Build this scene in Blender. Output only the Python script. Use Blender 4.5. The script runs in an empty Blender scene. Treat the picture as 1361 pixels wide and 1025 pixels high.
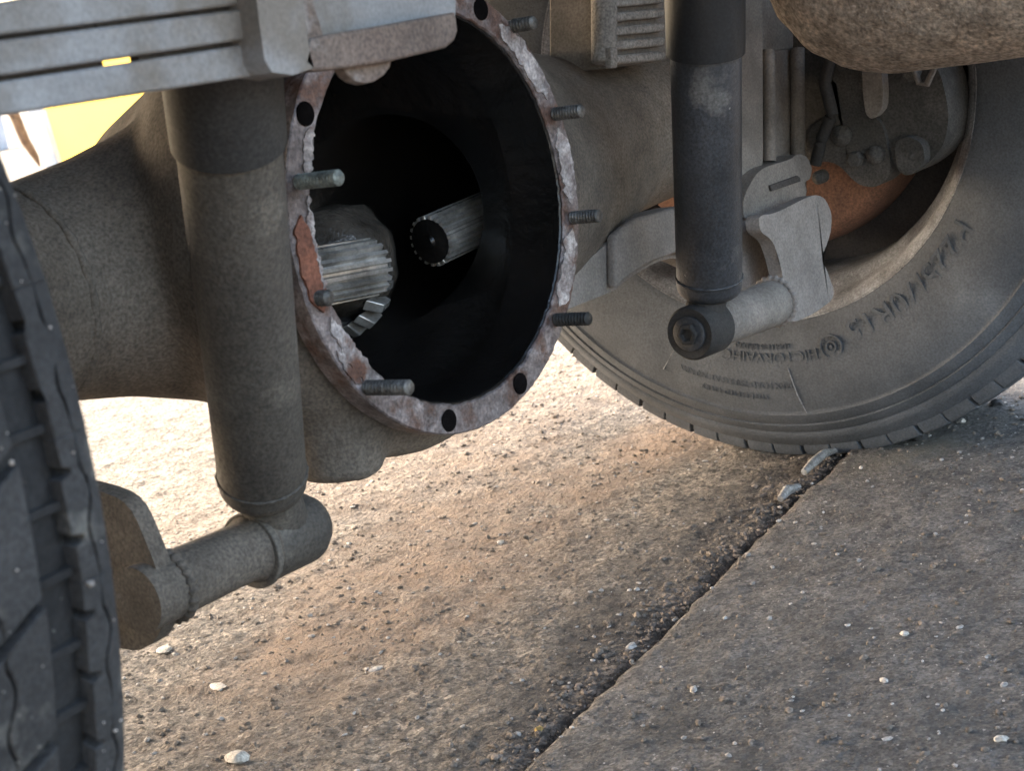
import bpy, bmesh, math, random
import numpy as np
from mathutils import Vector, Matrix, noise as mnoise
R = math.radians
random.seed(7)
sc = bpy.context.scene
col = sc.collection

# ------------------------------------------------------------------ camera
cam = bpy.data.objects.new('camera', bpy.data.cameras.new('camera'))
col.objects.link(cam)
cam.matrix_world = Matrix([[0.582031, 0.269014, -0.767379, -0.75237], [-0.795716, -0.006036, -0.60564, -0.77793], [-0.167557, 0.963117, 0.210545, 0.45671], [0.0, 0.0, 0.0, 1.0]])
cam.data.sensor_width = 36.0
cam.data.lens = 60.566
cam.data.clip_start = 0.02
cam.data.clip_end = 500
cam.data.dof.use_dof = True
cam.data.dof.focus_distance = 1.22
cam.data.dof.aperture_fstop = 23
sc.camera = cam

# ------------------------------------------------------------------ light
SUN_EL, SUN_AZ = R(36), R(-6)          # azimuth measured from +Y towards +X
w = bpy.data.worlds.new('World'); sc.world = w; w.use_nodes = True
nt = w.node_tree
sky = nt.nodes.new('ShaderNodeTexSky'); sky.sky_type = 'NISHITA'
sky.sun_disc = False; sky.sun_elevation = SUN_EL; sky.sun_rotation = SUN_AZ
sky.air_density = 1.0; sky.dust_density = 4.0; sky.ozone_density = 1.0
bgn = nt.nodes['Background']; bgn.inputs['Strength'].default_value = 0.15
wb = nt.nodes.new('ShaderNodeMix'); wb.data_type = 'RGBA'; wb.blend_type = 'MULTIPLY'; wb.inputs['Factor'].default_value = 1
wb.inputs[7].default_value = (1.08, 1.0, .90, 1)        # white balance of the hazy sky
nt.links.new(sky.outputs['Color'], wb.inputs[6]); nt.links.new(wb.outputs[2], bgn.inputs['Color'])
sl = bpy.data.lights.new('sun', 'SUN'); sl.energy = 2.4; sl.angle = R(16); sl.color = (1.0, .93, .82)
so = bpy.data.objects.new('sun', sl); col.objects.link(so)
sdir = Vector((math.sin(SUN_AZ)*math.cos(SUN_EL), math.cos(SUN_AZ)*math.cos(SUN_EL), math.sin(SUN_EL)))
so.rotation_euler = sdir.to_track_quat('Z', 'Y').to_euler()
sc.view_settings.view_transform = 'Standard'; sc.view_settings.look = 'None'
sc.view_settings.exposure = 2.95; sc.view_settings.gamma = 1.0
sc.view_settings.use_curve_mapping = False
try:
    sc.cycles.use_denoising = True
    sc.cycles.max_bounces = 8; sc.cycles.diffuse_bounces = 5
except Exception: pass

# ------------------------------------------------------------------ materials
def mat(name, c1, c2=None, scale=40, rough=.8, metal=0., bump=.15, bscale=None, speck=None, sscale=250,
        dust=None, dlo=.5, dhi=.7, dscale=12, spec=.5, bdist=.002, detail=8, speckth=.68, grain=.35, gscale=520, blotch=.35, cells=0, cscale=230):
    m = bpy.data.materials.new(name); m.use_nodes = True
    t = m.node_tree; N = t.nodes; L = t.links
    b = N['Principled BSDF']
    b.inputs['Roughness'].default_value = rough; b.inputs['Metallic'].default_value = metal
    b.inputs['Specular IOR Level'].default_value = spec
    tc = N.new('ShaderNodeTexCoord')
    def nz(s, d=detail, r=.6):
        n = N.new('ShaderNodeTexNoise'); n.inputs['Scale'].default_value = s
        n.inputs['Detail'].default_value = d; n.inputs['Roughness'].default_value = r
        L.new(tc.outputs['Object'], n.inputs['Vector']); return n
    def ramp(src, lo, hi):
        r = N.new('ShaderNodeMapRange'); r.inputs['From Min'].default_value = lo
        r.inputs['From Max'].default_value = hi; L.new(src, r.inputs['Value']); return r.outputs['Result']
    def mix(fac, a, bb):
        x = N.new('ShaderNodeMix'); x.data_type = 'RGBA'
        L.new(fac, x.inputs['Factor'])
        for k, v in ((6, a), (7, bb)):
            if isinstance(v, tuple): x.inputs[k].default_value = (*v, 1)
            else: L.new(v, x.inputs[k])
        return x.outputs[2]
    c2 = c2 or tuple(v*.6 for v in c1)
    n1 = nz(scale)
    out = mix(ramp(n1.outputs['Fac'], .35, .65), c1, c2)
    if dust:
        nd = nz(dscale, 6)
        out = mix(ramp(nd.outputs['Fac'], dlo, dhi), out, dust)
    if speck:
        ns = nz(sscale, 2, .5)
        out = mix(ramp(ns.outputs['Fac'], speckth, speckth+.05), out, speck)
    def mult(src, val):
        x = N.new('ShaderNodeMix'); x.data_type = 'RGBA'; x.blend_type = 'MULTIPLY'; x.inputs['Factor'].default_value = 1
        L.new(src, x.inputs[6]); L.new(val, x.inputs[7]); return x.outputs[2]
    def ranged(val, lo, hi, a_, b_):
        r = N.new('ShaderNodeMapRange'); r.inputs['From Min'].default_value = lo; r.inputs['From Max'].default_value = hi
        r.inputs['To Min'].default_value = a_; r.inputs['To Max'].default_value = b_; L.new(val, r.inputs['Value']); return r.outputs['Result']
    if blotch: out = mult(out, ranged(nz(scale*.33, 9, .7).outputs['Fac'], .33, .67, 1-blotch, 1+blotch*.8))
    if grain: out = mult(out, ranged(nz(gscale, 2, .5).outputs['Fac'], .3, .7, 1-grain, 1+grain))
    if cells:
        vo = N.new('ShaderNodeTexVoronoi'); vo.inputs['Scale'].default_value = cscale; L.new(tc.outputs['Object'], vo.inputs['Vector'])
        sp = N.new('ShaderNodeSeparateColor'); L.new(vo.outputs['Color'], sp.inputs[0])
        out = mult(out, ranged(sp.outputs[0], 0, 1, 1-cells, 1+cells))
    L.new(out, b.inputs['Base Color'])
    if bump:
        nb = nz(bscale or scale*5, 6, .65)
        bp = N.new('ShaderNodeBump'); bp.inputs['Strength'].default_value = bump
        bp.inputs['Distance'].default_value = bdist
        L.new(nb.outputs['Fac'], bp.inputs['Height']); L.new(bp.outputs['Normal'], b.inputs['Normal'])
    return m

M = {}
M['cast']   = mat('dusty_cast_iron', (.165,.138,.112), (.105,.087,.070), 30, .85, 0, .5, 260, dust=(.19,.165,.138), dscale=9)
M['flange'] = mat('scraped_flange', (.29,.255,.255), (.11,.088,.086), 90, .45, .4, .8, 160, dust=(.12,.07,.055), dlo=.52, dhi=.62, dscale=35)
M['sealant']= mat('torn_gasket', (.47,.435,.425), (.17,.135,.13), 110, .6, .1, .9, 260, dust=(.16,.075,.05), dlo=.54, dhi=.62, dscale=30, blotch=.5)
M['rust_gasket'] = mat('rust_brown_gasket', (.22,.085,.05), (.14,.055,.035), 60, .8, 0, .5, 200)
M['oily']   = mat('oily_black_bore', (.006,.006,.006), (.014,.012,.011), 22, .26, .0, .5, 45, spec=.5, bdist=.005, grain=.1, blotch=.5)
M['stud']   = mat('stud_steel', (.16,.155,.145), (.07,.065,.06), 120, .5, .6, .4, 300)
M['studpale']= mat('greenish_stud', (.26,.29,.27), (.13,.14,.13), 150, .55, .4, .4, 300)
M['holeshade']   = mat('hole_shade', (.006,.005,.005), None, 50, 1.0, spec=.05)
M['shaft']  = mat('oiled_steel', (.66,.64,.61), (.30,.285,.265), 45, .24, .6, .2, 120, grain=.12)
M['oiledcollar'] = mat('oil_wet_collar', (.20,.175,.15), (.045,.038,.032), 20, .18, .55, .5, 55, bdist=.006, grain=.1, blotch=.6)
M['studdark'] = mat('black_stud', (.04,.038,.036), None, 120, .6, .3, .4, 300)
M['shock']  = mat('grey_brown_shock', (.100,.088,.074), (.070,.061,.052), 14, .72, 0, .4, 300, dust=(.150,.132,.110), dscale=16, dlo=.55, dhi=.64)
M['sleeve'] = mat('dark_sleeve', (.038,.037,.036), (.028,.027,.028), 20, .7, 0, .25, 350)
M['shockblue'] = mat('black_painted_shock', (.050,.053,.060), (.032,.034,.038), 25, .42, 0, .25, 300, dust=(.13,.125,.12), dlo=.57, dhi=.66, dscale=18, speck=(.22,.215,.21), sscale=130, speckth=.74)
M['sleeveblue'] = mat('black_plastic_sleeve', (.018,.019,.021), (.013,.013,.014), 20, .55, 0, .1, 300)
M['rubber'] = mat('bushing_rubber', (.035,.032,.03), None, 40, .8, 0, .2)
M['cross']  = mat('grey_crossmember', (.30,.305,.315), (.225,.225,.23), 16, .55, 0, .15, 200, dust=(.17,.15,.13), dlo=.52, grain=.14, blotch=.15, dhi=.62, dscale=7)
M['groove'] = mat('crossmember_groove', (.07,.062,.058), None, 20, .9, 0, .1)
M['bracket']= mat('brown_grey_bracket', (.20,.155,.13), (.13,.095,.078), 30, .75, 0, .4, 200, dust=(.30,.275,.26), dlo=.56, dhi=.66, dscale=26)
M['pale']   = mat('pale_dusty_steel', (.31,.275,.25), (.23,.203,.185), 25, .88, 0, .3, 300, grain=.2, blotch=.25, dust=(.22,.195,.17), dscale=14)
M['mid']    = mat('grey_dusty_steel', (.25,.22,.195), (.17,.15,.133), 25, .85, 0, .3, 300, grain=.22, dust=(.24,.22,.195), dscale=14)
M['dim']    = mat('dull_brake_iron', (.085,.08,.075), (.055,.052,.048), 30, .85, 0, .6, 250, dust=(.12,.113,.105), dscale=18)
M['rib']    = mat('ribbed_block', (.34,.31,.28), (.26,.235,.21), 40, .85, 0, .2)
M['rust']   = mat('rust_drum', (.155,.075,.045), (.10,.05,.033), 30, .9, 0, .4, 200)
M['muffler']= mat('rusty_muffler', (.55,.44,.345), (.36,.27,.20), 110, .95, 0, 1.0, 170, dust=(.56,.47,.38), dscale=20, bdist=.007, detail=4, grain=.45, gscale=300)
M['rim']    = mat('dusty_rim', (.31,.31,.318), (.13,.126,.128), 30, .8, 0, .6, 250, dust=(.13,.105,.095), dlo=.55, dhi=.7, dscale=16)
M['rimshade']= mat('rim_shade', (.05,.042,.04), (.035,.03,.03), 25, .8, 0, .2)  # darker copy of the rim, shade deep in the wheel put into colour
M['tyre']   = mat('dusty_tyre', (.100,.108,.121), (.064,.069,.077), 12, .82, 0, .6, 300, dust=(.155,.165,.18), blotch=.35, grain=.22, dlo=.48, dhi=.7, dscale=6)
M['tread']  = mat('tread_rubber', (.046,.046,.047), (.029,.029,.030), 18, .82, 0, .5, 350, dust=(.16,.155,.14), dlo=.56, dhi=.72, dscale=35)
M['carcass']= mat('tread_groove', (.022,.022,.023), None, 40, .9, 0, .3, 250, speck=(.2,.19,.17), sscale=300, speckth=.76)
M['bed']    = mat('underbody', (.09,.085,.08), None, 15, .9, 0, .2)
M['yellow'] = mat('yellow_plastic_sheet', (.85,.66,.22), (.80,.60,.18), 4, .6, 0, 0, grain=0, blotch=0)
_t = M['yellow'].node_tree; _b = _t.nodes['Principled BSDF']; _tr = _t.nodes.new('ShaderNodeBsdfTranslucent'); _tr.inputs['Color'].default_value = (.97,.80,.34,1)
_m = _t.nodes.new('ShaderNodeMixShader'); _m.inputs['Fac'].default_value = .75
_t.links.new(_b.outputs[0], _m.inputs[1]); _t.links.new(_tr.outputs[0], _m.inputs[2]); _t.links.new(_m.outputs[0], _t.nodes['Material Output'].inputs['Surface'])
M['white']  = mat('white_paint', (.75,.74,.72), (.62,.61,.60), 6, .7, 0, 0)
M['greyblock'] = mat('grey_concrete_block', (.50,.51,.54), (.42,.43,.46), 9, .9, 0, .2)
M['wood']   = mat('weathered_brown_wood', (.20,.125,.07), (.11,.065,.035), 30, .9, 0, .4)
M['chip']   = mat('pale_stone_chip', (.62,.57,.50), (.48,.43,.37), 200, .9, 0, .3)
M['chipyellow'] = mat('yellow_stone_chip', (.50,.33,.10), (.36,.24,.09), 200, .9, 0, .3)
M['twig']   = mat('dry_twig', (.42,.39,.36), (.28,.26,.23), 150, .9, 0, .3)
M['gravel'] = mat('grit', (.25,.205,.165), (.12,.097,.077), 60, .95, 0, .3, 300)
M['gravelpale'] = mat('pale_grit', (.50,.46,.42), (.33,.30,.27), 60, .95, 0, .3, 300)

def ground_mat(name, a, b_, stain, dark, stains, darks, cells=.55, bd=.009):
    """asphalt or slab: grainy colour, orange dirt stains and dark oil stains of their own shape"""
    m = mat(name, a, b_, 55, .93, 0, 1.0, 230, speck=(.42,.38,.34), sscale=300, bdist=bd, speckth=.68, grain=.4, gscale=420, cells=cells, cscale=270)
    t = m.node_tree; N = t.nodes; L = t.links; b = N['Principled BSDF']
    src = b.inputs['Base Color'].links[0].from_socket
    geo = N.new('ShaderNodeNewGeometry')
    wob = N.new('ShaderNodeTexNoise'); wob.inputs['Scale'].default_value = 9; wob.inputs['Detail'].default_value = 7
    wob.inputs['Roughness'].default_value = .65
    L.new(geo.outputs['Position'], wob.inputs['Vector'])
    def blobs(src, colr, lst):
        for (x, y, rx, ry, ang, k) in lst:
            mp = N.new('ShaderNodeMapping'); mp.vector_type = 'TEXTURE'
            mp.inputs['Location'].default_value = (x, y, 0); mp.inputs['Rotation'].default_value = (0, 0, ang)
            mp.inputs['Scale'].default_value = (rx, ry, 1)
            L.new(geo.outputs['Position'], mp.inputs['Vector'])
            ln = N.new('ShaderNodeVectorMath'); ln.operation = 'LENGTH'; L.new(mp.outputs['Vector'], ln.inputs[0])
            ad = N.new('ShaderNodeMath'); ad.operation = 'MULTIPLY_ADD'; ad.inputs[1].default_value = 2.2
            L.new(wob.outputs['Fac'], ad.inputs[0]); L.new(ln.outputs['Value'], ad.inputs[2])
            r = N.new('ShaderNodeMapRange'); r.inputs['From Min'].default_value = 2.3; r.inputs['From Max'].default_value = 1.3
            r.inputs['To Max'].default_value = k; L.new(ad.outputs['Value'], r.inputs['Value'])
            x_ = N.new('ShaderNodeMix'); x_.data_type = 'RGBA'; L.new(r.outputs['Result'], x_.inputs['Factor'])
            L.new(src, x_.inputs[6]); x_.inputs[7].default_value = (*colr, 1); src = x_.outputs[2]
        return src
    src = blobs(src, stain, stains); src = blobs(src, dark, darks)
    L.new(src, b.inputs['Base Color'])
    return m
M['asphalt'] = ground_mat('dirty_asphalt', (.285,.24,.192), (.15,.125,.098), (.33,.225,.148), (.05,.042,.036),
    [(.17,.16,.20,.10,.3,.6), (.42,.24,.30,.13,.2,.5), (.68,.17,.18,.08,.0,.75), (.33,.12,.16,.09,.3,.35), (.65,.5,.5,.2,.1,.3)],
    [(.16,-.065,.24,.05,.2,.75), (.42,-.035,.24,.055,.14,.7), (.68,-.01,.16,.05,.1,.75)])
M['slab'] = ground_mat('grey_slab', (.165,.15,.135), (.105,.095,.086), (.22,.20,.15), (.05,.045,.04),
    [(.66,-.11,.10,.05,.1,.45)], [(.08,-.2,.06,.02,.2,.5), (.16,-.27,.07,.015,.1,.5), (.14,-.36,.05,.02,.1,.5), (.30,-.32,.08,.015,.1,.35), (.06,-.27,.04,.02,.1,.5)], .35, .0065)

# ------------------------------------------------------------------ helpers
def tag(o, label=None, cat=None, group=None, kind=None):
    if label: o['label'] = label
    if cat: o['category'] = cat
    if group: o['group'] = group
    if kind: o['kind'] = kind
    return o
def empty(name, loc, label, cat, group=None):
    o = bpy.data.objects.new(name, None); col.objects.link(o); o.location = loc; o.empty_display_size = .02
    return tag(o, label, cat, group)
def finish(bm, angle=38):
    bmesh.ops.recalc_face_normals(bm, faces=bm.faces)
    for f in bm.faces: f.smooth = True
    for e in bm.edges:
        if len(e.link_faces) == 2 and e.calc_face_angle(0) > R(angle): e.smooth = False
def obj(name, bm, m, parent=None, bevel=0, seg=2, label=None, angle=38):
    finish(bm, angle)
    me = bpy.data.meshes.new(name); bm.to_mesh(me); bm.free()
    o = bpy.data.objects.new(name, me); col.objects.link(o)
    me.materials.append(M[m] if isinstance(m, str) else m)
    if parent is not None:
        o.parent = parent; o.matrix_parent_inverse = Matrix.Translation(-Vector(parent.location))
        if parent.parent is not None or parent.type == 'MESH':
            o.matrix_parent_inverse = Matrix()
    if bevel:
        b = o.modifiers.new('bevel', 'BEVEL'); b.width = bevel; b.segments = seg; b.limit_method = 'ANGLE'; b.angle_limit = R(35)
        b.harden_normals = False
    if label: o['label'] = label
    return o
def frame(axis):
    a = Vector(axis).normalized()
    u = a.cross(Vector((0, 0, 1)) if abs(a.z) < .9 else Vector((1, 0, 0))).normalized()
    return a, u, a.cross(u)
def lathe(prof, c, axis, seg=48, bm=None, close=False, wob=0, wfreq=8):
    """prof: list of (h along axis, r)"""
    bm = bm or bmesh.new(); a, u, v = frame(axis); c = Vector(c); rings = []
    for (h, r) in prof:
        ring = []
        for i in range(seg):
            t = 2*math.pi*i/seg
            d = u*math.cos(t) + v*math.sin(t)
            rr = r + (wob*mnoise.noise((d*wfreq*.4) + a*h*30) if wob else 0)
            ring.append(bm.verts.new(c + a*h + d*rr))
        rings.append(ring)
    n = len(rings)
    for k in range(n if close else n-1):
        A, B = rings[k], rings[(k+1) % n]
        for i in range(seg): bm.faces.new((A[i], A[(i+1) % seg], B[(i+1) % seg], B[i]))
    if not close:
        if prof[0][1] > 1e-6: bm.faces.new(rings[0])
        if prof[-1][1] > 1e-6: bm.faces.new(rings[-1])
    return bm
def rod(p0, p1, r0, r1=None, seg=20, bm=None):
    p0, p1 = Vector(p0), Vector(p1); L_ = (p1-p0).length
    return lathe([(0, r0), (L_, r1 if r1 is not None else r0)], p0, p1-p0, seg, bm)
def box(lo, hi, bm=None):
    bm = bm or bmesh.new()
    vs = [bm.verts.new((x, y, z)) for x in (lo[0], hi[0]) for y in (lo[1], hi[1]) for z in (lo[2], hi[2])]
    for f in ((0,1,3,2),(4,6,7,5),(0,4,5,1),(2,3,7,6),(0,2,6,4),(1,5,7,3)): bm.faces.new([vs[i] for i in f])
    return bm
def prism(pts, off, bm=None):
    """polygon of world points, extruded by the vector off"""
    bm = bm or bmesh.new(); off = Vector(off)
    a = [bm.verts.new(p) for p in pts]; b = [bm.verts.new(Vector(p)+off) for p in pts]
    fa = bm.faces.new(a); fb = bm.faces.new(list(reversed(b)))
    n = len(pts)
    for i in range(n): bm.faces.new((a[i], b[i], b[(i+1) % n], a[(i+1) % n]))
    bmesh.ops.triangulate(bm, faces=[fa, fb])
    return bm
def path_tube(pts, r, seg=10, bm=None):
    bm = bm or bmesh.new(); rings = []
    for i, p in enumerate(pts):
        p = Vector(p); d = (Vector(pts[min(i+1, len(pts)-1)])-Vector(pts[max(i-1, 0)]))
        a, u, v = frame(d)
        rings.append([bm.verts.new(p+(u*math.cos(2*math.pi*k/seg)+v*math.sin(2*math.pi*k/seg))*(r[i] if isinstance(r, list) else r)) for k in range(seg)])
    for A, B in zip(rings, rings[1:]):
        for i in range(seg): bm.faces.new((A[i], A[(i+1) % seg], B[(i+1) % seg], B[i]))
    bm.faces.new(rings[0]); bm.faces.new(rings[-1])
    return bm
def rock(c, r, squash=.6, seed=0, bm=None, sub=1):
    bm = bm or bmesh.new()
    g = bmesh.ops.create_icosphere(bm, subdivisions=sub, radius=1)
    rnd = random.Random(seed); q = Matrix.Rotation(rnd.random()*6.28, 3, 'Z')
    s = Vector((rnd.uniform(.7, 1.3), rnd.uniform(.6, 1.), squash))
    for v in g['verts']:
        p = v.co.copy(); k = 1+.5*mnoise.noise(p*1.7+Vector((seed*3.1, 0, 0)))
        p = Vector((p.x*s.x, p.y*s.y, p.z*s.z))*k*r
        v.co = Vector(c)+q @ p
    return bm

ZC = .355
# ------------------------------------------------------------------ ground
JX, JY, JS = .019, -.135, .1383        # the joint: y = JY + JS*(x-JX)
def joint(x): return JY + JS*(x-JX) + .004*mnoise.noise(Vector((x*9, 3, 0))) + .0015*mnoise.noise(Vector((x*60, 7, 0)))
def gz(x, y):
    d = y - joint(x)
    n = .0045*mnoise.fractal(Vector((x*26, y*26, 1)), .8, 2.1, 4) + .0022*mnoise.noise(Vector((x*140, y*140, 5)))
    gap = -.011*math.exp(-((d-.005)/.0055)**2)*max(.1, .6+.9*mnoise.noise(Vector((x*22, 0, 9))))
    slope = -.004*math.exp(-max(d, 0)/.05)
    return n*.55 + gap + slope
def grid(name, x0, x1, nx, yf0, yf1, ny, zf, m, kind_label):
    bm = bmesh.new(); rows = []
    for i in range(nx+1):
        x = x0+(x1-x0)*i/nx; ya, yb = yf0(x), yf1(x); row = []
        for j in range(ny+1):
            t = j/ny; y = ya+(yb-ya)*t; row.append(bm.verts.new((x, y, zf(x, y, t))))
        rows.append(row)
    for i in range(nx):
        for j in range(ny): bm.faces.new((rows[i][j], rows[i+1][j], rows[i+1][j+1], rows[i][j+1]))
    for f in bm.faces: f.smooth = True
    me = bpy.data.meshes.new(name); bm.to_mesh(me); bm.free()
    o = bpy.data.objects.new(name, me); col.objects.link(o); me.materials.append(M[m])
    return tag(o, kind=kind_label and 'structure')
def fade(x, y, x0, x1, y1):
    return max(0, min(1, min((x-x0)/.1, (x1-x)/.2, (y1-y)/.2)))
grid('asphalt_ground', -.6, 2.0, 640, lambda x: joint(x)+.0005, lambda x: 1.5, 400,
     lambda x, y, t: gz(x, y)*fade(x, y, -.6, 2.0, 1.5), 'asphalt', True)
def slab_z(x, y, t):
    d = joint(x)-y
    e = -.007*math.exp(-d/.0035) if d > .001 else -.020
    n = .0030*mnoise.fractal(Vector((x*20, y*20, 4)), .8, 2.1, 4) + .0016*mnoise.noise(Vector((x*150, y*150, 2)))
    return .006 + (n*.6 + e)*max(0, min(1, min((x+.6)/.1, (2.0-x)/.2, (y+1.0)/.2)))
grid('concrete_slab', -.6, 2.0, 620, lambda x: joint(x)-.0002, lambda x: -1.0, 260, slab_z, 'slab', True)
# the same ground carried on to the horizon, butted round the two detailed sheets
bm = bmesh.new()
def quad(a, b, c, d): bm.faces.new([bm.verts.new((*p, -.0045)) for p in (a, b, c, d)])
F = 400
quad((-F, -F), (F, -F), (F, -.98), (-F, -.98)); quad((-F, 1.48), (F, 1.48), (F, F), (-F, F))
quad((-F, -.98), (-.58, -.98), (-.58, 1.48), (-F, 1.48)); quad((1.98, -.98), (F, -.98), (F, 1.48), (1.98, 1.48))
o = obj('outer_ground', bm, 'asphalt'); tag(o, kind='structure')

# grit on the ground, thicker along the joint
def scatter(n, m, name, rmin, rmax, fn):
    bm = bmesh.new(); rnd = random.Random(n)
    base = bmesh.new(); bmesh.ops.create_icosphere(base, subdivisions=1, radius=1)
    bv = np.array([v.co[:] for v in base.verts]); bf = [[v.index for v in f.verts] for f in base.faces]; base.free()
    V, Fc = [], []
    for k in range(n):
        x, y = fn(rnd); r = rmin+(rmax-rmin)*rnd.random()**3
        z = (gz(x, y) if y > joint(x) else .006)
        a = rnd.random()*6.28; s = np.array([rnd.uniform(.7, 1.4), rnd.uniform(.6, 1.1), rnd.uniform(.4, .8)])*r
        p = bv*s*(1+.3*np.array([rnd.uniform(-1, 1) for _ in range(len(bv))]))[:, None]
        ca, sa = math.cos(a), math.sin(a)
        p = np.stack([p[:, 0]*ca-p[:, 1]*sa+x, p[:, 0]*sa+p[:, 1]*ca+y, p[:, 2]+z+s[2]*.2], 1)
        o_ = len(V); V.extend(p.tolist()); Fc.extend([[i+o_ for i in f] for f in bf])
    bm.free()
    me = bpy.data.meshes.new(name); me.from_pydata(V, [], Fc); me.materials.append(M[m])
    o = bpy.data.objects.new(name, me); col.objects.link(o); return o
def along_joint(rnd):
    x = rnd.uniform(-.05, 1.0); return x, joint(x)+abs(rnd.gauss(0, .024))
def anywhere(rnd): return rnd.uniform(-.15, 1.1), rnd.uniform(-.5, .6)
tag(scatter(3400, 'gravel', 'joint_grit', .0006, .0036, along_joint), 'brown grit and dirt packed along the joint of the slab', 'grit', kind='stuff')
tag(scatter(9000, 'gravel', 'brown_grit', .0008, .0030, anywhere), 'fine brown grit strewn over the asphalt and the slab', 'grit', kind='stuff')
tag(scatter(2300, 'gravelpale', 'pale_grit', .0007, .0028, anywhere), 'pale crumbs of stone scattered over the ground', 'grit', kind='stuff')

# ------------------------------------------------------------------ axle housing
ax = empty('axle_housing', (0, 0, ZC), 'dusty grey cast axle housing with open round bore and studs', 'axle')
def loft(rs, seg=64):
    bm = bmesh.new(); rings = []
    for (x, zc, r, *e) in rs:
        ys, yo = e if e else (1, 0)
        rings.append([bm.verts.new((x, yo+ys*r*math.cos(2*math.pi*i/seg), zc+r*math.sin(2*math.pi*i/seg))) for i in range(seg)])
    for A, B in zip(rings, rings[1:]):
        for i in range(seg): bm.faces.new((A[i], A[(i+1) % seg], B[(i+1) % seg], B[i]))
    bm.faces.new(rings[0]); bm.faces.new(rings[-1])
    return bm
def remesh_union(parts, vox, smooth):
    bm = bmesh.new()
    for p in parts:
        bmesh.ops.recalc_face_normals(p, faces=p.faces)
        t = bpy.data.meshes.new('t'); p.to_mesh(t); p.free(); bm.from_mesh(t); bpy.data.meshes.remove(t)
    me = bpy.data.meshes.new('tmp'); bm.to_mesh(me); bm.free()
    o = bpy.data.objects.new('tmp', me); col.objects.link(o)
    r = o.modifiers.new('r', 'REMESH'); r.mode = 'VOXEL'; r.voxel_size = vox
    s = o.modifiers.new('s', 'SMOOTH'); s.iterations = smooth; s.factor = .5
    return o
def bake(o):
    dg = bpy.context.evaluated_depsgraph_get(); dg.update()
    me = bpy.data.meshes.new_from_object(o.evaluated_get(dg))
    bpy.data.objects.remove(o); return me
body = [
    lathe([(-.15,.117),(-.144,.1262),(-.138,.1275),(-.131,.1365),(-.118,.1425),(-.09,.144),(-.06,.138),(-.03,.124),(.0,.108),(.04,.092),(.07,.080),(.095,.045),(.105,.02),(.107,0)], (0,0,ZC), (0,1,0), 64),
    loft([(.02,ZC,.122),(.12,.351,.131),(.20,.345,.117),(.25,.338,.102),(.30,.336,.0895),(.345,.339,.0775),(.39,.346,.068),(.60,.352,.066)]),
    loft([(-.02,ZC,.124,.55,-.07),(-.06,.352,.103,.65,-.06),(-.08,.351,.090,.7,-.05),(-.10,.350,.080,.8,-.032),(-.13,.350,.069,.9,-.015),(-.165,.350,.062),(-.41,.353,.060)]),
    lathe([(0,.030),(.030,.026),(.034,.024)], (-.072,-.112,.2525), (-.05,.1,-1), 32),
]
ho = remesh_union(body, .0035, 18)
# bore
cav = lathe([(-.20,.1115),(-.13,.1115),(-.06,.121),(-.03,.116),(.0,.104),(.035,.088),(.065,.062),(.085,.025),(.088,0)], (0,0,ZC), (0,1,0), 72)
lathe([(.0,.070),(.15,.066),(.22,.046),(.36,.034)], (0,-.035,ZC-.02), (1,.06,.03), 36, cav)
finish(cav)
from mathutils.bvhtree import BVHTree
cav_tree = BVHTree.FromBMesh(cav)
cm = bpy.data.meshes.new('cav'); cav.to_mesh(cm); cav.free()
co = bpy.data.objects.new('cav', cm); col.objects.link(co)
# two cutters: bowl and the right hand tube
b1 = ho.modifiers.new('b', 'BOOLEAN'); b1.operation = 'DIFFERENCE'; b1.object = co; b1.solver = 'EXACT'; b1.use_self = True
hm = bake(ho); bpy.data.objects.remove(co)
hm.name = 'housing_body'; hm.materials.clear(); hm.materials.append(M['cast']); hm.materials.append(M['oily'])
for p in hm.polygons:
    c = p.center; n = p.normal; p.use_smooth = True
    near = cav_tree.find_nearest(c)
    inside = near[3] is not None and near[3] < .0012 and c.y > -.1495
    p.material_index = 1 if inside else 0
hb = bpy.data.objects.new('housing_body', hm); col.objects.link(hb); hb.parent = ax
hb.matrix_parent_inverse = Matrix.Translation((0, 0, -ZC))
for e in hm.edges: pass

# machined flange ring with ragged remains of the gasket
def ring(name, ro, ri, y0, y1, m, jag_o=0, jag_i=0, a0=0, a1=360, seg=220, bev=.0008, label=None, parent=ax, seedv=0.):
    bm = bmesh.new(); full = a1-a0 >= 360; n = seg if full else seg+1; rows = []
    for i in range(n):
        t = R(a0+(a1-a0)*i/seg); d = Vector((math.cos(t), 0, math.sin(t)))
        q = Vector((math.cos(t)*6+seedv, math.sin(t)*6, seedv))
        taper = 1 if full else min(1, 6*min(i, seg-i)/seg)
        o_ = ro + jag_o*mnoise.fractal(q*2.2, .7, 2, 4); i_ = ri + jag_i*mnoise.fractal(q*2.6+Vector((9,0,0)), .7, 2, 4)
        mid = (o_+i_)/2; o_ = mid+(o_-mid)*taper; i_ = mid+(i_-mid)*taper
        yy = y0 + (.0008*mnoise.noise(q*5) if jag_i else 0)
        rows.append([bm.verts.new((d.x*r, y, ZC+d.z*r)) for (r, y) in ((o_, yy), (i_, yy), (i_, y1), (o_, y1))])
    for k in range(n if full else n-1):
        A, B = rows[k], rows[(k+1) % n]
        for j in range(4): bm.faces.new((A[j], A[(j+1) % 4], B[(j+1) % 4], B[j]))
    if not full: bm.faces.new(rows[0]); bm.faces.new(rows[-1])
    return obj(name, bm, m, parent, bev, 1, label)
fl = ring('flange', .1285, .1115, -.161, -.146, 'flange', .0004, .0012)
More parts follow.
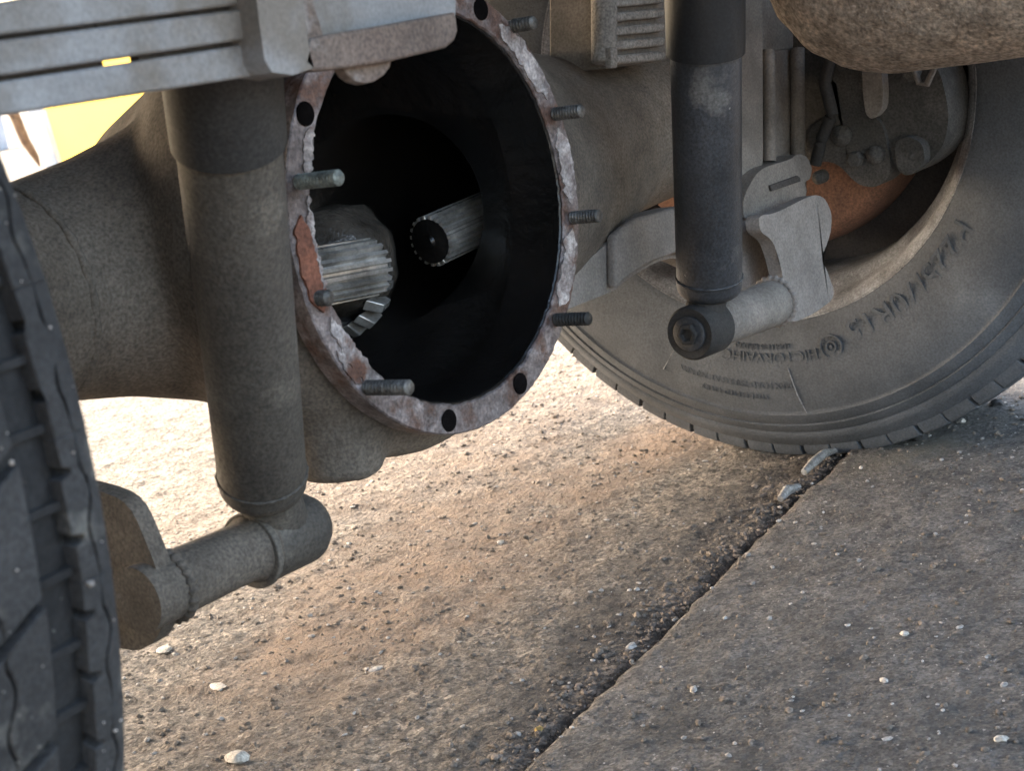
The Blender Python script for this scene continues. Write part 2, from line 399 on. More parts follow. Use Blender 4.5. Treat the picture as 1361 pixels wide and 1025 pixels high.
# torn patches of pale sealant, each proud of the flange
for k, (a0, a1, ro, ri) in enumerate([(22,52,.1262,.1135), (-10,13,.1262,.1135), (-42,-17,.1250,.1125), (148,161,.1185,.1122), (166,176,.1150,.1122),
                       (172,194,.1145,.1120), (198,228,.1215,.1125), (206,218,.1262,.1222)]):
    ring('gasket_remnant', ro, ri, -.1620, -.1605, 'sealant', .0022, .0026, a0, a1, 60, 0, seedv=k*1.7)
ring('gasket_remnant', .1262, .1140, -.1624, -.1605, 'rust_gasket', .002, .002, 171, 196, 40, 0, 'rust brown strip of gasket on the left of the flange', seedv=4.4)
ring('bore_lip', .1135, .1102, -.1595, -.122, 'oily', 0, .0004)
STUDS = [(17,.1215,.021,'stud'), (-14,.1205,.021,'stud'), (-46,.1195,.025,'studdark'), (-140,.1235,.031,'stud'), (-168,.1205,.009,'stud'), (163,.1205,.029,'studpale'), (46,.128,.016,'stud')]
def stud_bm(c, ln, r=.0043):
    prof = [(-.012, r)]; n = max(3, int(ln/.0021))
    for i in range(n): prof += [(ln*i/n, r*.80), (ln*(i+.5)/n, r)]
    prof += [(ln, r*.8)]
    return lathe(prof, c, (0,-1,0), 16)
for (a, rr, ln, m) in STUDS:
    c = (rr*math.cos(R(a)), -.161, ZC+rr*math.sin(R(a)))
    s = obj('stud', stud_bm(c, ln), m, ax, 0, label='pale greenish stud on the left of the flange' if m == 'studpale' else None, angle=60)
for a, rr in ((146,.1215), (-72,.1195), (-106,.1205), (60,.121)):
    c = Vector((rr*math.cos(R(a)), -.1612, ZC+rr*math.sin(R(a))))
    obj('bolt_hole_shade', lathe([(-.001,.0064),(.0006,.0064),(.0008,.0058)], c, (0,-1,0), 20), 'holeshade', ax)  # dark disc on the flange, stands in for the shade inside a hole

# shock mount brackets welded to the tube, with their pins
LB = [(-0.2320,-0.0701,0.2646),(-0.2320,-0.0826,0.2638),(-0.2320,-0.0892,0.2632),(-0.2320,-0.0966,0.2621),(-0.2320,-0.1024,0.2610),(-0.2320,-0.1121,0.2585),(-0.2320,-0.1168,0.2562),(-0.2320,-0.1210,0.2518),(-0.2320,-0.1234,0.2468),(-0.2320,-0.1264,0.2362),(-0.2320,-0.1278,0.2307),(-0.2320,-0.1292,0.2246),(-0.2320,-0.1300,0.2200),(-0.2320,-0.1312,0.2123),(-0.2320,-0.1314,0.2084),(-0.2320,-0.1310,0.2042),(-0.2320,-0.1300,0.2012),(-0.2320,-0.1275,0.1965),(-0.2320,-0.1260,0.1940),(-0.2320,-0.1239,0.1911),(-0.2320,-0.1220,0.1889),(-0.2320,-0.1182,0.1851),(-0.2320,-0.1160,0.1832),(-0.2320,-0.1131,0.1813),(-0.2320,-0.1106,0.1801),(-0.2320,-0.1060,0.1782),(-0.2320,-0.1032,0.1773),(-0.2320,-0.0997,0.1767),(-0.2320,-0.0965,0.1765),(-0.2320,-0.0905,0.1765),(-0.2320,-0.0855,0.1767),(-0.2320,-0.0768,0.1772),(-0.2320,-0.0671,0.1779),(-0.2320,-0.0469,0.1794),(-0.2320,-0.0391,0.1835),(-0.2320,-0.0360,0.1941),(-0.2320,-0.0385,0.2078),(-0.2320,-0.0494,0.2382),(-0.2320,-0.0556,0.2517),(-0.2320,-0.0633,0.2616)]
b = obj('shock_bracket', prism(LB, (.010,0,0)), 'cast', ax, .003, 3)
LP = [(-0.2202,-0.1200,0.2076),(-0.1542,-0.1200,0.2060)]
dL = Vector(LP[1])-Vector(LP[0])
obj('mount_pin', lathe([(-.02,.0172),(dL.length*.25,.0166),(dL.length*.82,.0160),(dL.length*.9,.0185),(dL.length*1.12,.0185)], LP[0], dL, 40), 'cast', ax, 0)
RPc = Vector([(0.2740,-0.1450,0.2153)][0])
RPIN = lathe([(-.004,.012),(.02,.0125),(.022,.0165),(.105,.0178),(.120,.0172),(.128,.013),(.131,0)], RPc-Vector((.006,0,0)), (1,.02,-.06), 36)
obj('mount_pin', RPIN, 'mid', ax)
RP = [(0.4346,-0.1180,0.2684),(0.4442,-0.1180,0.2669),(0.4512,-0.1180,0.2664),(0.4624,-0.1180,0.2663),(0.4743,-0.1180,0.2667),(0.4986,-0.1180,0.2678),(0.5102,-0.1180,0.2680),(0.5207,-0.1180,0.2677),(0.5267,-0.1180,0.2668),(0.5341,-0.1180,0.2645),(0.5377,-0.1180,0.2628),(0.5413,-0.1180,0.2602),(0.5437,-0.1180,0.2574),(0.5472,-0.1180,0.2517),(0.5484,-0.1180,0.2485),(0.5486,-0.1180,0.2446),(0.5478,-0.1180,0.2413),(0.5450,-0.1180,0.2354),(0.5429,-0.1180,0.2322),(0.5392,-0.1180,0.2284),(0.5353,-0.1180,0.2254),(0.5271,-0.1180,0.2200),(0.5237,-0.1180,0.2172),(0.5218,-0.1180,0.2142),(0.5220,-0.1180,0.2120),(0.5245,-0.1180,0.2085),(0.5261,-0.1180,0.2058),(0.5284,-0.1180,0.2013),(0.5306,-0.1180,0.1964),(0.5349,-0.1180,0.1864),(0.5349,-0.1180,0.1818),(0.5308,-0.1180,0.1780),(0.5239,-0.1180,0.1763),(0.5072,-0.1180,0.1750),(0.4982,-0.1180,0.1744),(0.4879,-0.1180,0.1742),(0.4796,-0.1180,0.1743),(0.4652,-0.1180,0.1749),(0.4589,-0.1180,0.1761),(0.4542,-0.1180,0.1789),(0.4528,-0.1180,0.1825),(0.4532,-0.1180,0.1904),(0.4533,-0.1180,0.1952),(0.4530,-0.1180,0.2017),(0.4524,-0.1180,0.2076),(0.4510,-0.1180,0.2190),(0.4501,-0.1180,0.2248),(0.4488,-0.1180,0.2307),(0.4474,-0.1180,0.2349),(0.4447,-0.1180,0.2414),(0.4428,-0.1180,0.2447),(0.4398,-0.1180,0.2480),(0.4367,-0.1180,0.2502),(0.4304,-0.1180,0.2537),(0.4277,-0.1180,0.2557),(0.4258,-0.1180,0.2584),(0.4253,-0.1180,0.2609),(0.4257,-0.1180,0.2655),(0.4270,-0.1180,0.2674),(0.4303,-0.1180,0.2685)]
obj('pin_plate', prism(RP, (0,.012,0)), 'pale', ax, .005, 4)
RQ = [(0.2131,-0.0850,0.2724),(0.2352,-0.0850,0.2772),(0.2467,-0.0850,0.2798),(0.2593,-0.0850,0.2828),(0.2688,-0.0850,0.2852),(0.2846,-0.0850,0.2893),(0.2921,-0.0850,0.2911),(0.2987,-0.0850,0.2926),(0.3021,-0.0850,0.2932),(0.3060,-0.0850,0.2934),(0.3101,-0.0850,0.2934),(0.3185,-0.0850,0.2932),(0.3284,-0.0850,0.2929),(0.3498,-0.0850,0.2920),(0.3630,-0.0850,0.2910),(0.3810,-0.0850,0.2886),(0.3978,-0.0850,0.2857),(0.4305,-0.0850,0.2795),(0.4461,-0.0850,0.2758),(0.4604,-0.0850,0.2710),(0.4685,-0.0850,0.2666),(0.4786,-0.0850,0.2583),(0.4838,-0.0850,0.2539),(0.4894,-0.0850,0.2488),(0.4934,-0.0850,0.2447),(0.5000,-0.0850,0.2377),(0.5031,-0.0850,0.2333),(0.5058,-0.0850,0.2272),(0.5072,-0.0850,0.2215),(0.5088,-0.0850,0.2102),(0.5067,-0.0850,0.2053),(0.4986,-0.0850,0.2018),(0.4873,-0.0850,0.2007),(0.4615,-0.0850,0.2013),(0.4490,-0.0850,0.2023),(0.4374,-0.0850,0.2049),(0.4305,-0.0850,0.2083),(0.4215,-0.0850,0.2157),(0.4150,-0.0850,0.2203),(0.4047,-0.0850,0.2266),(0.3940,-0.0850,0.2325),(0.3720,-0.0850,0.2441),(0.3610,-0.0850,0.2493),(0.3501,-0.0850,0.2535),(0.3428,-0.0850,0.2551),(0.3319,-0.0850,0.2560),(0.3256,-0.0850,0.2563),(0.3176,-0.0850,0.2562),(0.3104,-0.0850,0.2558),(0.2971,-0.0850,0.2547),(0.2903,-0.0850,0.2540),(0.2831,-0.0850,0.2531),(0.2779,-0.0850,0.2522),(0.2697,-0.0850,0.2504),(0.2644,-0.0850,0.2497),(0.2567,-0.0850,0.2491),(0.2491,-0.0850,0.2490),(0.2343,-0.0850,0.2491),(0.2265,-0.0850,0.2492),(0.2182,-0.0850,0.2493),(0.2120,-0.0850,0.2494),(0.2019,-0.0850,0.2495),(0.1974,-0.0850,0.2503),(0.1941,-0.0850,0.2525),(0.1931,-0.0850,0.2555),(0.1933,-0.0850,0.2621),(0.1959,-0.0850,0.2656),(0.2033,-0.0850,0.2695)]
obj('spring_plate', prism(RQ, (.0,.018,0)), 'pale', ax, .003, 3)
RQ2 = [(0.2610,-0.0940,0.2890),(0.2763,-0.0940,0.2930),(0.2935,-0.0940,0.2956),(0.3538,-0.0940,0.2918),(0.4431,-0.0940,0.2740),(0.4316,-0.0940,0.2343),(0.3389,-0.0940,0.2597),(0.3086,-0.0940,0.2605),(0.2740,-0.0940,0.2569),(0.2513,-0.0940,0.2522)]
obj('plate_doubler', prism(RQ2, (.0,.0085,0)), 'pale', ax, .003, 3)

def weld(c, axis, r, t=.0032, name='weld_bead', m='cast', par=ax):
    bm = bmesh.new(); a, u, v = frame(axis); c = Vector(c); n = 64; rings = []
    for i in range(n):
        th = 2*math.pi*i/n; d = u*math.cos(th)+v*math.sin(th)
        tt = t*(1+.30*math.sin(th*22)+.2*mnoise.noise(d*5))
        rings.append([bm.verts.new(c+d*(r+tt*math.cos(k*math.pi/3))+a*tt*math.sin(k*math.pi/3)) for k in range(6)])
    for i in range(n):
        A, B = rings[i], rings[(i+1) % n]
        for k in range(6): bm.faces.new((A[k], A[(k+1) % 6], B[(k+1) % 6], B[k]))
    return obj(name, bm, m, par, angle=80)
weld(Vector(LP[0])+dL.normalized()*.002, dL, .0165)
weld((.385,0,.346), (1,0,0), .0665, .0030)
weld((-.178,0,.3505), (1,0,0), .0605, .0028)
weld(RPc+Vector((.113,.002,-.0065)), (1,.02,-.06), .0172, .0028, 'weld_bead', 'pale')

# ------------------------------------------------------------------ axle shafts inside the bore
def splined(p0, p1, r, n=20, seg=None):
    bm = bmesh.new(); p0, p1 = Vector(p0), Vector(p1); a, u, v = frame(p1-p0); rings = []
    pr = []
    for i in range(n):
        for (f, k) in ((0,.80),(.3,.80),(.45,1),(.85,1)): pr.append((2*math.pi*(i+f)/n, k))
    for (h, s) in ((0,.86),(.006,1),(1,1)):
        p = p0+(p1-p0)*h
        rings.append([bm.verts.new(p+(u*math.cos(t)+v*math.sin(t))*r*k*s) for t, k in pr])
    for A, B in zip(rings, rings[1:]):
        for i in range(len(pr)): bm.faces.new((A[i], A[(i+1) % len(pr)], B[(i+1) % len(pr)], B[i]))
    bm.faces.new(rings[0]); bm.faces.new(rings[-1]); return bm
s1 = empty('axle_shaft', (.099,-.06,.321), 'splined steel axle shaft on the right of the bore, dark end towards the camera', 'axle shaft', 'axle shafts in the open bore')
d1 = Vector((.07,0,.0045))
obj('spline', splined((.099,-.06,.3205), (.172,-.06,.3255), .0172), 'shaft', s1)
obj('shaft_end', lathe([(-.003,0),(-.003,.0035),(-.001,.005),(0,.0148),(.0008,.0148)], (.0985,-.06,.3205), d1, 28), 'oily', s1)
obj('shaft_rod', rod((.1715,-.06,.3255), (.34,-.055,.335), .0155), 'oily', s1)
s2 = empty('axle_shaft', (.055,-.06,.317), 'splined steel axle shaft on the left of the bore behind the rust brown gasket', 'axle shaft', 'axle shafts in the open bore')
obj('spline', splined((.038,-.06,.317), (-.06,-.06,.3265), .0185), 'shaft', s2)
obj('shaft_rod', rod((-.06,-.06,.3265), (-.09,-.06,.329), .016), 'oily', s2)
obj('collar', lathe([(-.05,.030),(-.02,.036),(.004,.0375),(.013,.034),(.017,.026),(.013,.0235)], (.058,-.020,.318), (1,.05,-.12), 40, wob=.004, wfreq=9), 'oiledcollar', s2, angle=85)
for k in range(16):
    gw = bmesh.new(); t0 = 2*math.pi*k/16; a_, u_, v_ = frame((1,.05,-.12)); c_ = Vector((.049,-.024,.308))
    q_ = []
    for (h, r, dt) in ((-.012,.030,.05),(-.012,.030,.30),(-.002,.038,.26),(-.002,.038,.09),(.010,.024,.05),(.010,.024,.30),(.011,.033,.26),(.011,.033,.09)):
        th = t0+dt; q_.append(gw.verts.new(c_+a_*h+(u_*math.cos(th)+v_*math.sin(th))*r))
    for f in ((0,1,2,3),(7,6,5,4),(0,4,5,1),(1,5,6,2),(2,6,7,3),(3,7,4,0)): gw.faces.new([q_[i] for i in f])
    obj('gear_tooth', gw, 'shaft', s2, .0008)

# ------------------------------------------------------------------ shock absorbers
def shock(p_top, p_sl, p_bot, p_eye, r, rs, mb, ms, me_, label, sleeve_len):
    p_top, p_bot, p_eye, p_sl = map(Vector, (p_top, p_bot, p_eye, p_sl))
    d = (p_sl-p_bot).normalized(); L_ = (p_sl-p_bot).length
    t = empty('shock_absorber', p_eye, label, 'shock absorber', 'shock absorbers beside the axle')
    obj('body', lathe([(-.003,r*.5),(-.0025,r*.80),(-.0005,r*.90),(.002,r*.955),(.005,r*.975),(L_*.4,r*.985),(L_+.02,r)], p_bot, d, 56), mb, t)
    weld(p_bot+d*.0105, d, r*.975, .0011, 'weld_bead', mb, t)
    obj('dust_sleeve', lathe([(-.001,r*1.01),(-.001,rs),(.004,rs*1.005),(sleeve_len,rs*1.02)], p_sl, d, 56), ms, t)
    return t, d
LT = [(-0.2230,-0.2360,0.4467),(-0.2120,-0.2180,0.4220),(-0.1524,-0.1300,0.2380),(-0.1353,-0.1200,0.2052),(-0.1542,-0.1200,0.2060),(-0.2186,-0.1200,0.2078)]
t, d = shock(LT[0], LT[1], LT[2], LT[3], .0236, .0258, 'shock', 'sleeve', 'shock',
             'grey brown shock absorber in front of the axle on the left', .055)
obj('eye', lathe([(-.019,.0135),(-.019,.0185),(-.015,.0200),(.012,.0200),(.016,.0188),(.022,.015),(.024,.010)], LT[3], (1,0,-.02), 48), 'shock', t)
obj('eye_neck', rod(Vector(LT[2])+d*.004, LT[3], .0165, .0160), 'shock', t)
obj('eye_washer', lathe([(0,.0150),(0,.0208),(.004,.0208),(.004,.0150)], Vector(LT[3])+Vector((-.0265,0,0)), (1,0,-.02), 40, close=True), 'shock', t, .0006)
RT_ = [(0.2483,-0.2000,0.4414),(0.2581,-0.1900,0.4083),(0.2846,-0.1500,0.2411),(0.2740,-0.1450,0.2153)]
t, d = shock(RT_[0], RT_[1], RT_[2], RT_[3], .0238, .0262, 'shockblue', 'sleeveblue', 'rubber',
             'black shock absorber with scratched tube in front of the right wheel', .12)
E3 = Vector(RT_[3]); AXP = Vector((1,.02,-.06)).normalized()
obj('eye', lathe([(-.016,.0135),(-.017,.0178),(-.014,.0195),(.014,.0195),(.017,.0175)], E3, AXP, 40), 'rubber', t)
obj('eye_neck', rod(Vector(RT_[2])-d*-.003, E3, .0145, .0135), 'rubber', t)
obj('washer', lathe([(0,.0125),(.0015,.0125),(.002,.0118),(.002,.0075)], E3-AXP*.0165, -AXP, 32), 'shockblue', t)
obj('nut', lathe([(0,.0082),(.0032,.0082),(.0040,.0074),(.0040,.0048),(.001,.0044)], E3-AXP*.0180, -AXP, 6), 'rubber', t, .0006)

# ------------------------------------------------------------------ ribbed block and clamp above the right tube
rb = empty('ribbed_block', (.33,-.08,.41), 'pale ribbed block with a round post on top of the right axle tube', 'block')
RBp = [(0.3160,-0.0800,0.4040),(0.3872,-0.0800,0.3995),(0.4161,-0.0800,0.4762),(0.3385,-0.0800,0.4821)]
obj('block_body', prism(RBp, (0,.06,0)), 'mid', rb, .002)
for k in range(5):
    y0 = 82-k*19
    q = [[(0.3042,-0.0880,0.4062),(0.3722,-0.0880,0.4010),(0.3751,-0.0880,0.4074),(0.3060,-0.0880,0.4124)],[(0.3070,-0.0880,0.4161),(0.3752,-0.0880,0.4113),(0.3781,-0.0880,0.4177),(0.3088,-0.0880,0.4223)],[(0.3099,-0.0880,0.4260),(0.3782,-0.0880,0.4217),(0.3811,-0.0880,0.4281),(0.3117,-0.0880,0.4322)],[(0.3128,-0.0880,0.4359),(0.3812,-0.0880,0.4320),(0.3841,-0.0880,0.4384),(0.3146,-0.0880,0.4421)],[(0.3156,-0.0880,0.4458),(0.3842,-0.0880,0.4423),(0.3871,-0.0880,0.4487),(0.3174,-0.0880,0.4520)]][k]
    obj('rib', prism(q, (0,.012,0)), 'rib', rb, .0022, 3)
pc = [(0.3049,-0.0780,0.4078),(0.3267,-0.0780,0.4833)]
obj('post', rod(pc[0], pc[1], .0095, .0095, 32), 'rib', rb, .002)
pt = [(0.3003,-0.0890,0.4189),(0.3080,-0.0890,0.4180),(0.3048,-0.0890,0.4033),(0.2970,-0.0890,0.4042)]
obj('retaining_tab', prism(pt, (0,.006,0)), 'rib', rb, .001)
cl = empty('spring_clamp', (.5,-.08,.27), 'grey bolted spring clamp with upright bars between the black shock absorber and the brake', 'clamp')
c1 = [(0.5183,-0.0750,0.4571),(0.5691,-0.0750,0.4529),(0.5255,-0.0750,0.2984),(0.5056,-0.0750,0.2576),(0.4774,-0.0750,0.2593),(0.4627,-0.0750,0.2660)]
obj('upright_bar', prism(c1, (0,.014,0)), 'mid', cl, .004, 3)
c1 = [(0.5608,-0.0680,0.3884),(0.6357,-0.0680,0.3808),(0.6110,-0.0680,0.2910),(0.5351,-0.0680,0.2954)]
obj('channel_web', prism(c1, (0,.008,0)), 'mid', cl, .002)
for xs in ((1021,68,1022,214,.0055), (1061,66,1061,206,.0062)):
    q = [[(0.5582,-0.0750,0.3878),(0.5346,-0.0750,0.2975)],[(0.6109,-0.0750,0.3828),(0.5864,-0.0750,0.2939)]][0 if xs[0] < 1040 else 1]
    obj('u_bolt_leg', rod(q[0], q[1], xs[4], xs[4], 20), 'mid', cl)
c1 = [(0.4674,-0.0880,0.2843),(0.4762,-0.0880,0.2894),(0.4808,-0.0880,0.2918),(0.4857,-0.0880,0.2938),(0.4894,-0.0880,0.2949),(0.4953,-0.0880,0.2961),(0.4998,-0.0880,0.2966),(0.5072,-0.0880,0.2968),(0.5152,-0.0880,0.2967),(0.5315,-0.0880,0.2962),(0.5393,-0.0880,0.2960),(0.5465,-0.0880,0.2962),(0.5507,-0.0880,0.2965),(0.5560,-0.0880,0.2975),(0.5590,-0.0880,0.2977),(0.5626,-0.0880,0.2975),(0.5657,-0.0880,0.2969),(0.5713,-0.0880,0.2953),(0.5741,-0.0880,0.2941),(0.5770,-0.0880,0.2922),(0.5789,-0.0880,0.2902),(0.5819,-0.0880,0.2862),(0.5829,-0.0880,0.2840),(0.5831,-0.0880,0.2816),(0.5823,-0.0880,0.2797),(0.5798,-0.0880,0.2764),(0.5782,-0.0880,0.2749),(0.5759,-0.0880,0.2737),(0.5738,-0.0880,0.2733),(0.5696,-0.0880,0.2731),(0.5679,-0.0880,0.2727),(0.5670,-0.0880,0.2718),(0.5671,-0.0880,0.2706),(0.5684,-0.0880,0.2680),(0.5687,-0.0880,0.2666),(0.5684,-0.0880,0.2650),(0.5676,-0.0880,0.2636),(0.5653,-0.0880,0.2612),(0.5621,-0.0880,0.2602),(0.5548,-0.0880,0.2594),(0.5457,-0.0880,0.2592),(0.5258,-0.0880,0.2593),(0.5155,-0.0880,0.2593),(0.5042,-0.0880,0.2595),(0.4957,-0.0880,0.2596),(0.4816,-0.0880,0.2599),(0.4748,-0.0880,0.2601),(0.4683,-0.0880,0.2606),(0.4645,-0.0880,0.2611),(0.4593,-0.0880,0.2621),(0.4571,-0.0880,0.2632),(0.4560,-0.0880,0.2656),(0.4562,-0.0880,0.2684),(0.4580,-0.0880,0.2745),(0.4597,-0.0880,0.2777),(0.4633,-0.0880,0.2814)]
obj('clamp_block', prism(c1, (0,.03,0)), 'mid', cl, .004, 3)
c1 = [(0.5020,-0.0905,0.2817),(0.5508,-0.0905,0.2812),(0.5555,-0.0905,0.2784),(0.5547,-0.0905,0.2754),(0.5031,-0.0905,0.2765)]
obj('slot_shade', prism(c1, (0,.0022,0)), 'groove', cl, .0006)  # dark strip laid on the block, the shade of a slot as colour
c1 = [(0.5487,-0.0650,0.4684),(0.6462,-0.0650,0.4610),(0.6247,-0.0650,0.3824),(0.5474,-0.0650,0.3828),(0.5278,-0.0650,0.3877)]
obj('upper_plate', prism(c1, (0,.03,0)), 'mid', cl, .003, 3)

# ------------------------------------------------------------------ wheels
XW = .637
def tyre_bm(x0, s, prof, c=(0, 0, ZC), seg=160):
    return lathe([(s*h, r) for h, r in prof], (x0, c[1], c[2]), (1,0,0), seg, close=True)
PROF = [(.012,.214),(.002,.219),(-.001,.228),(-.006,.245),(-.0085,.262),(-.009,.278),(-.0075,.292),(-.0045,.305),(-.0035,.3075),(-.0055,.3095),(-.0015,.318),
        (.0005,.3195),(-.001,.321),(.003,.3275),(.0055,.329),(.0045,.331),(.010,.338),(.016,.3445),(.020,.3475),(.024,.3480),
        (.10,.3505),(.176,.348),(.184,.3445),(.196,.331),(.205,.31),(.208,.28),(.20,.245),(.196,.219),(.188,.214),(.10,.205)]
wr = empty('rear_wheel', (XW,0,ZC), 'right rear wheel with dusty tyre seen from its inner side', 'wheel', 'wheels on the axle')
ty = obj('tyre', tyre_bm(XW, 1, PROF), 'tyre', wr, angle=70)
def sector_block(u0, u1, v0, v1, r0, r1, x0, s=1, taper=.0006, skew=0.):
    """block between angles u0,u1 and widths v0,v1"""
    bm = bmesh.new(); n = 3; top = []; bot = []
    ring_ = []
    for (v, us) in ((v0, range(n+1)), (v1, range(n, -1, -1))):
        for i in us: ring_.append((u0+(u1-u0)*i/n + (skew if v == v1 else 0), v))
    for (u, v) in ring_:
        vs = .0 if v == v0 else -.0
        top.append(bm.verts.new((x0+s*v, r1*math.cos(u), r1*math.sin(u)+ZC)))
        bot.append(bm.verts.new((x0+s*v, r0*math.cos(u), r0*math.sin(u)+ZC)))
    m = len(ring_)
    bm.faces.new(top); bm.faces.new(list(reversed(bot)))
    for i in range(m): bm.faces.new((top[i], bot[i], bot[(i+1) % m], top[(i+1) % m]))
    return bm
NB = 72
def block_shoulder(u0, u1):
    bm = bmesh.new(); n = 2; P_ = []
    for i in range(n+1):
        u = u0+(u1-u0)*i/n; row = []
        for (v, r) in ((.0165,.3420),(.0185,.3505),(.0225,.3570),(.0270,.3585),(.055,.3592),(.055,.346),(.02,.340)):
            row.append(bm.verts.new((XW+v, r*math.cos(u), ZC+r*math.sin(u))))
        P_.append(row)
    for A, B in zip(P_, P_[1:]):
        for j in range(7): bm.faces.new((A[j], A[(j+1) % 7], B[(j+1) % 7], B[j]))
    bm.faces.new(P_[0]); bm.faces.new(P_[-1]); return bm
tread_me = None
for k in range(NB):
    w_ = 2*math.pi/NB
    if k % 1 == 0:
        g = .010 if k % 2 else .004
        bm = block_shoulder(k*w_, (k+1)*w_-g)
        obj('tread_block', bm, 'tyre', wr, .0008, 1)
for (v0, v1) in ((.062,.092), (.100,.130), (.138,.176)):
    bm = lathe([(v0,.345),(v0,.3592),(v1,.3592),(v1,.345)], (XW,0,ZC), (1,0,0), 120, close=True)
    obj('tread_rib', bm, 'tyre', wr, .001, 1)
rim = obj('rim', lathe([(.004,.2165),(.001,.2205),(.004,.2225),(.0085,.2215),(.012,.2155),(.024,.2120),(.040,.2080),(.046,.200),(.060,.1965),(.165,.190),(.185,.205),(.19,.219),(.1935,.2205),(.195,.217),(.187,.203),(.168,.1865),(.06,.1925),(.045,.196),(.038,.2035),(.022,.2075),(.010,.2110)],
        (XW,0,ZC), (1,0,0), 128, close=True), 'rim', wr, angle=50)
obj('rim_disc', lathe([(.13,.189),(.125,.15),(.115,.11),(.12,.04),(.125,.04),(.125,.11),(.135,.15),(.137,.189)], (XW,0,ZC), (1,0,0), 96, close=True), 'rimshade', wr)

# raised letters, upside down at the foot of the sidewall
def arc_text(txt, r, a_mid, size, depth, x, m, parent, extr=.0011, squeeze=1.):
    cu = bpy.data.curves.new('lettering', 'FONT'); cu.body = txt; cu.size = size; cu.extrude = extr; cu.align_x = 'CENTER'
    o = bpy.data.objects.new('t', cu); col.objects.link(o)
    me = bake(o); bpy.data.curves.remove(cu)
    bm = bmesh.new(); bm.from_mesh(me); bpy.data.meshes.remove(me)
    for v in bm.verts:
        rr = r+v.co.y; a = a_mid - v.co.x*squeeze/r      # clockwise seen from the inner side
        # seen from -X the picture's right is -Y
        v.co = Vector((x - v.co.z - depth*0, -rr*math.cos(a), ZC+rr*math.sin(a)))
    return obj('sidewall_lettering', bm, m, parent, 0, angle=30)
def ang(y, z): return math.atan2(z-ZC, -y)
arc_text('HICTORVAIHC', .2480, ang(.005,.103), .0150, 0, XW-.0070, 'tyre', wr, .0012)
arc_text('P225/70R15', .2335, ang(-.150,.155), .031, 0, XW-.0062, 'tyre', wr, .0010)
arc_text('TUBELESS RADIAL', .2400, ang(.012,.118), .0075, 0, XW-.0055, 'tyre', wr, .0010)
arc_text('MAX LOAD 750 KG AT 240 KPA', .2760, ang(.045,.078), .0085, 0, XW-.0088, 'tyre', wr, .0008)
arc_text('STEEL BELTED 4 PLIES', .2880, ang(.048,.066), .0075, 0, XW-.0078, 'tyre', wr, .0008)
def arc_ring(a, r, rad, wdt, x):
    c = Vector((x, -r*math.cos(a), ZC+r*math.sin(a)))
    return lathe([(-.0008,rad),(.0012,rad),(.0012,rad-wdt),(-.0008,rad-wdt)], c, (-1,0,0), 28, close=True)
bm = arc_ring(ang(-.060,.111), .2500, .0115, .0016, XW-.0075)
lathe([(-.0008,.0055),(.0012,.0055),(.0012,.0040),(-.0008,.0040)], (XW-.0075, .2500*-math.cos(ang(-.060,.111)), ZC+.25*math.sin(ang(-.060,.111))), (-1,0,0), 20, bm, close=True)
lathe([(-.0008,.0017),(.0012,.0017),(.0012,.0001),(-.0008,.0001)], (XW-.0075, .2500*-math.cos(ang(-.060,.111)), ZC+.25*math.sin(ang(-.060,.111))), (-1,0,0), 12, bm, close=True)
obj('sidewall_mark', bm, 'tyre', wr)
# mould seam and scratches across the sidewall
def radial_line(pts, r=.0006, m='pale'):
    obj('sidewall_seam', path_tube(pts, r, 6), m, wr)
radial_line([(XW-.0092, y, z) for y, z in ((-.0135,.0925),(-.0165,.0790),(-.0195,.0665))]+[(XW-.0055,-.0215,.0560),(XW-.0035,-.0235,.0480)], .0006, 'rim')
radial_line([(XW-.0085,.108,.112),(XW-.0085,.123,.093)], .0005, 'rim')

# left tyre: close to the camera, seen on its tread
XL = -.4240
wl = empty('rear_wheel', (XL,0,ZC), 'left rear wheel with dirty worn tread close to the camera', 'wheel', 'wheels on the axle')
PL = [(.0,.219),(-.006,.25),(-.008,.28),(-.004,.31),(.002,.328),(.008,.340),(.014,.3475),(.020,.3495),(.10,.350),(.18,.3475),(.195,.33),(.205,.28),(.195,.219),(.1,.205)]
obj('tyre', lathe([(-h, r) for h, r in PL], (XL,0,ZC), (1,0,0), 160, close=True), 'carcass', wl, angle=70)
obj('rim', lathe([(-h, r) for h, r in [(.004,.2165),(.001,.2205),(.008,.222),(.02,.212),(.06,.1965),(.165,.190),(.19,.2195),(.195,.217),(.168,.1865),(.06,.1925),(.02,.207)]], (XL,0,ZC), (1,0,0), 96, close=True), 'rim', wl)
obj('rim_disc', lathe([(-.12,.189),(-.11,.1),(-.11,.04),(-.12,.04),(-.12,.1),(-.13,.189)], (XL,0,ZC), (1,0,0), 64, close=True), 'rimshade', wl)
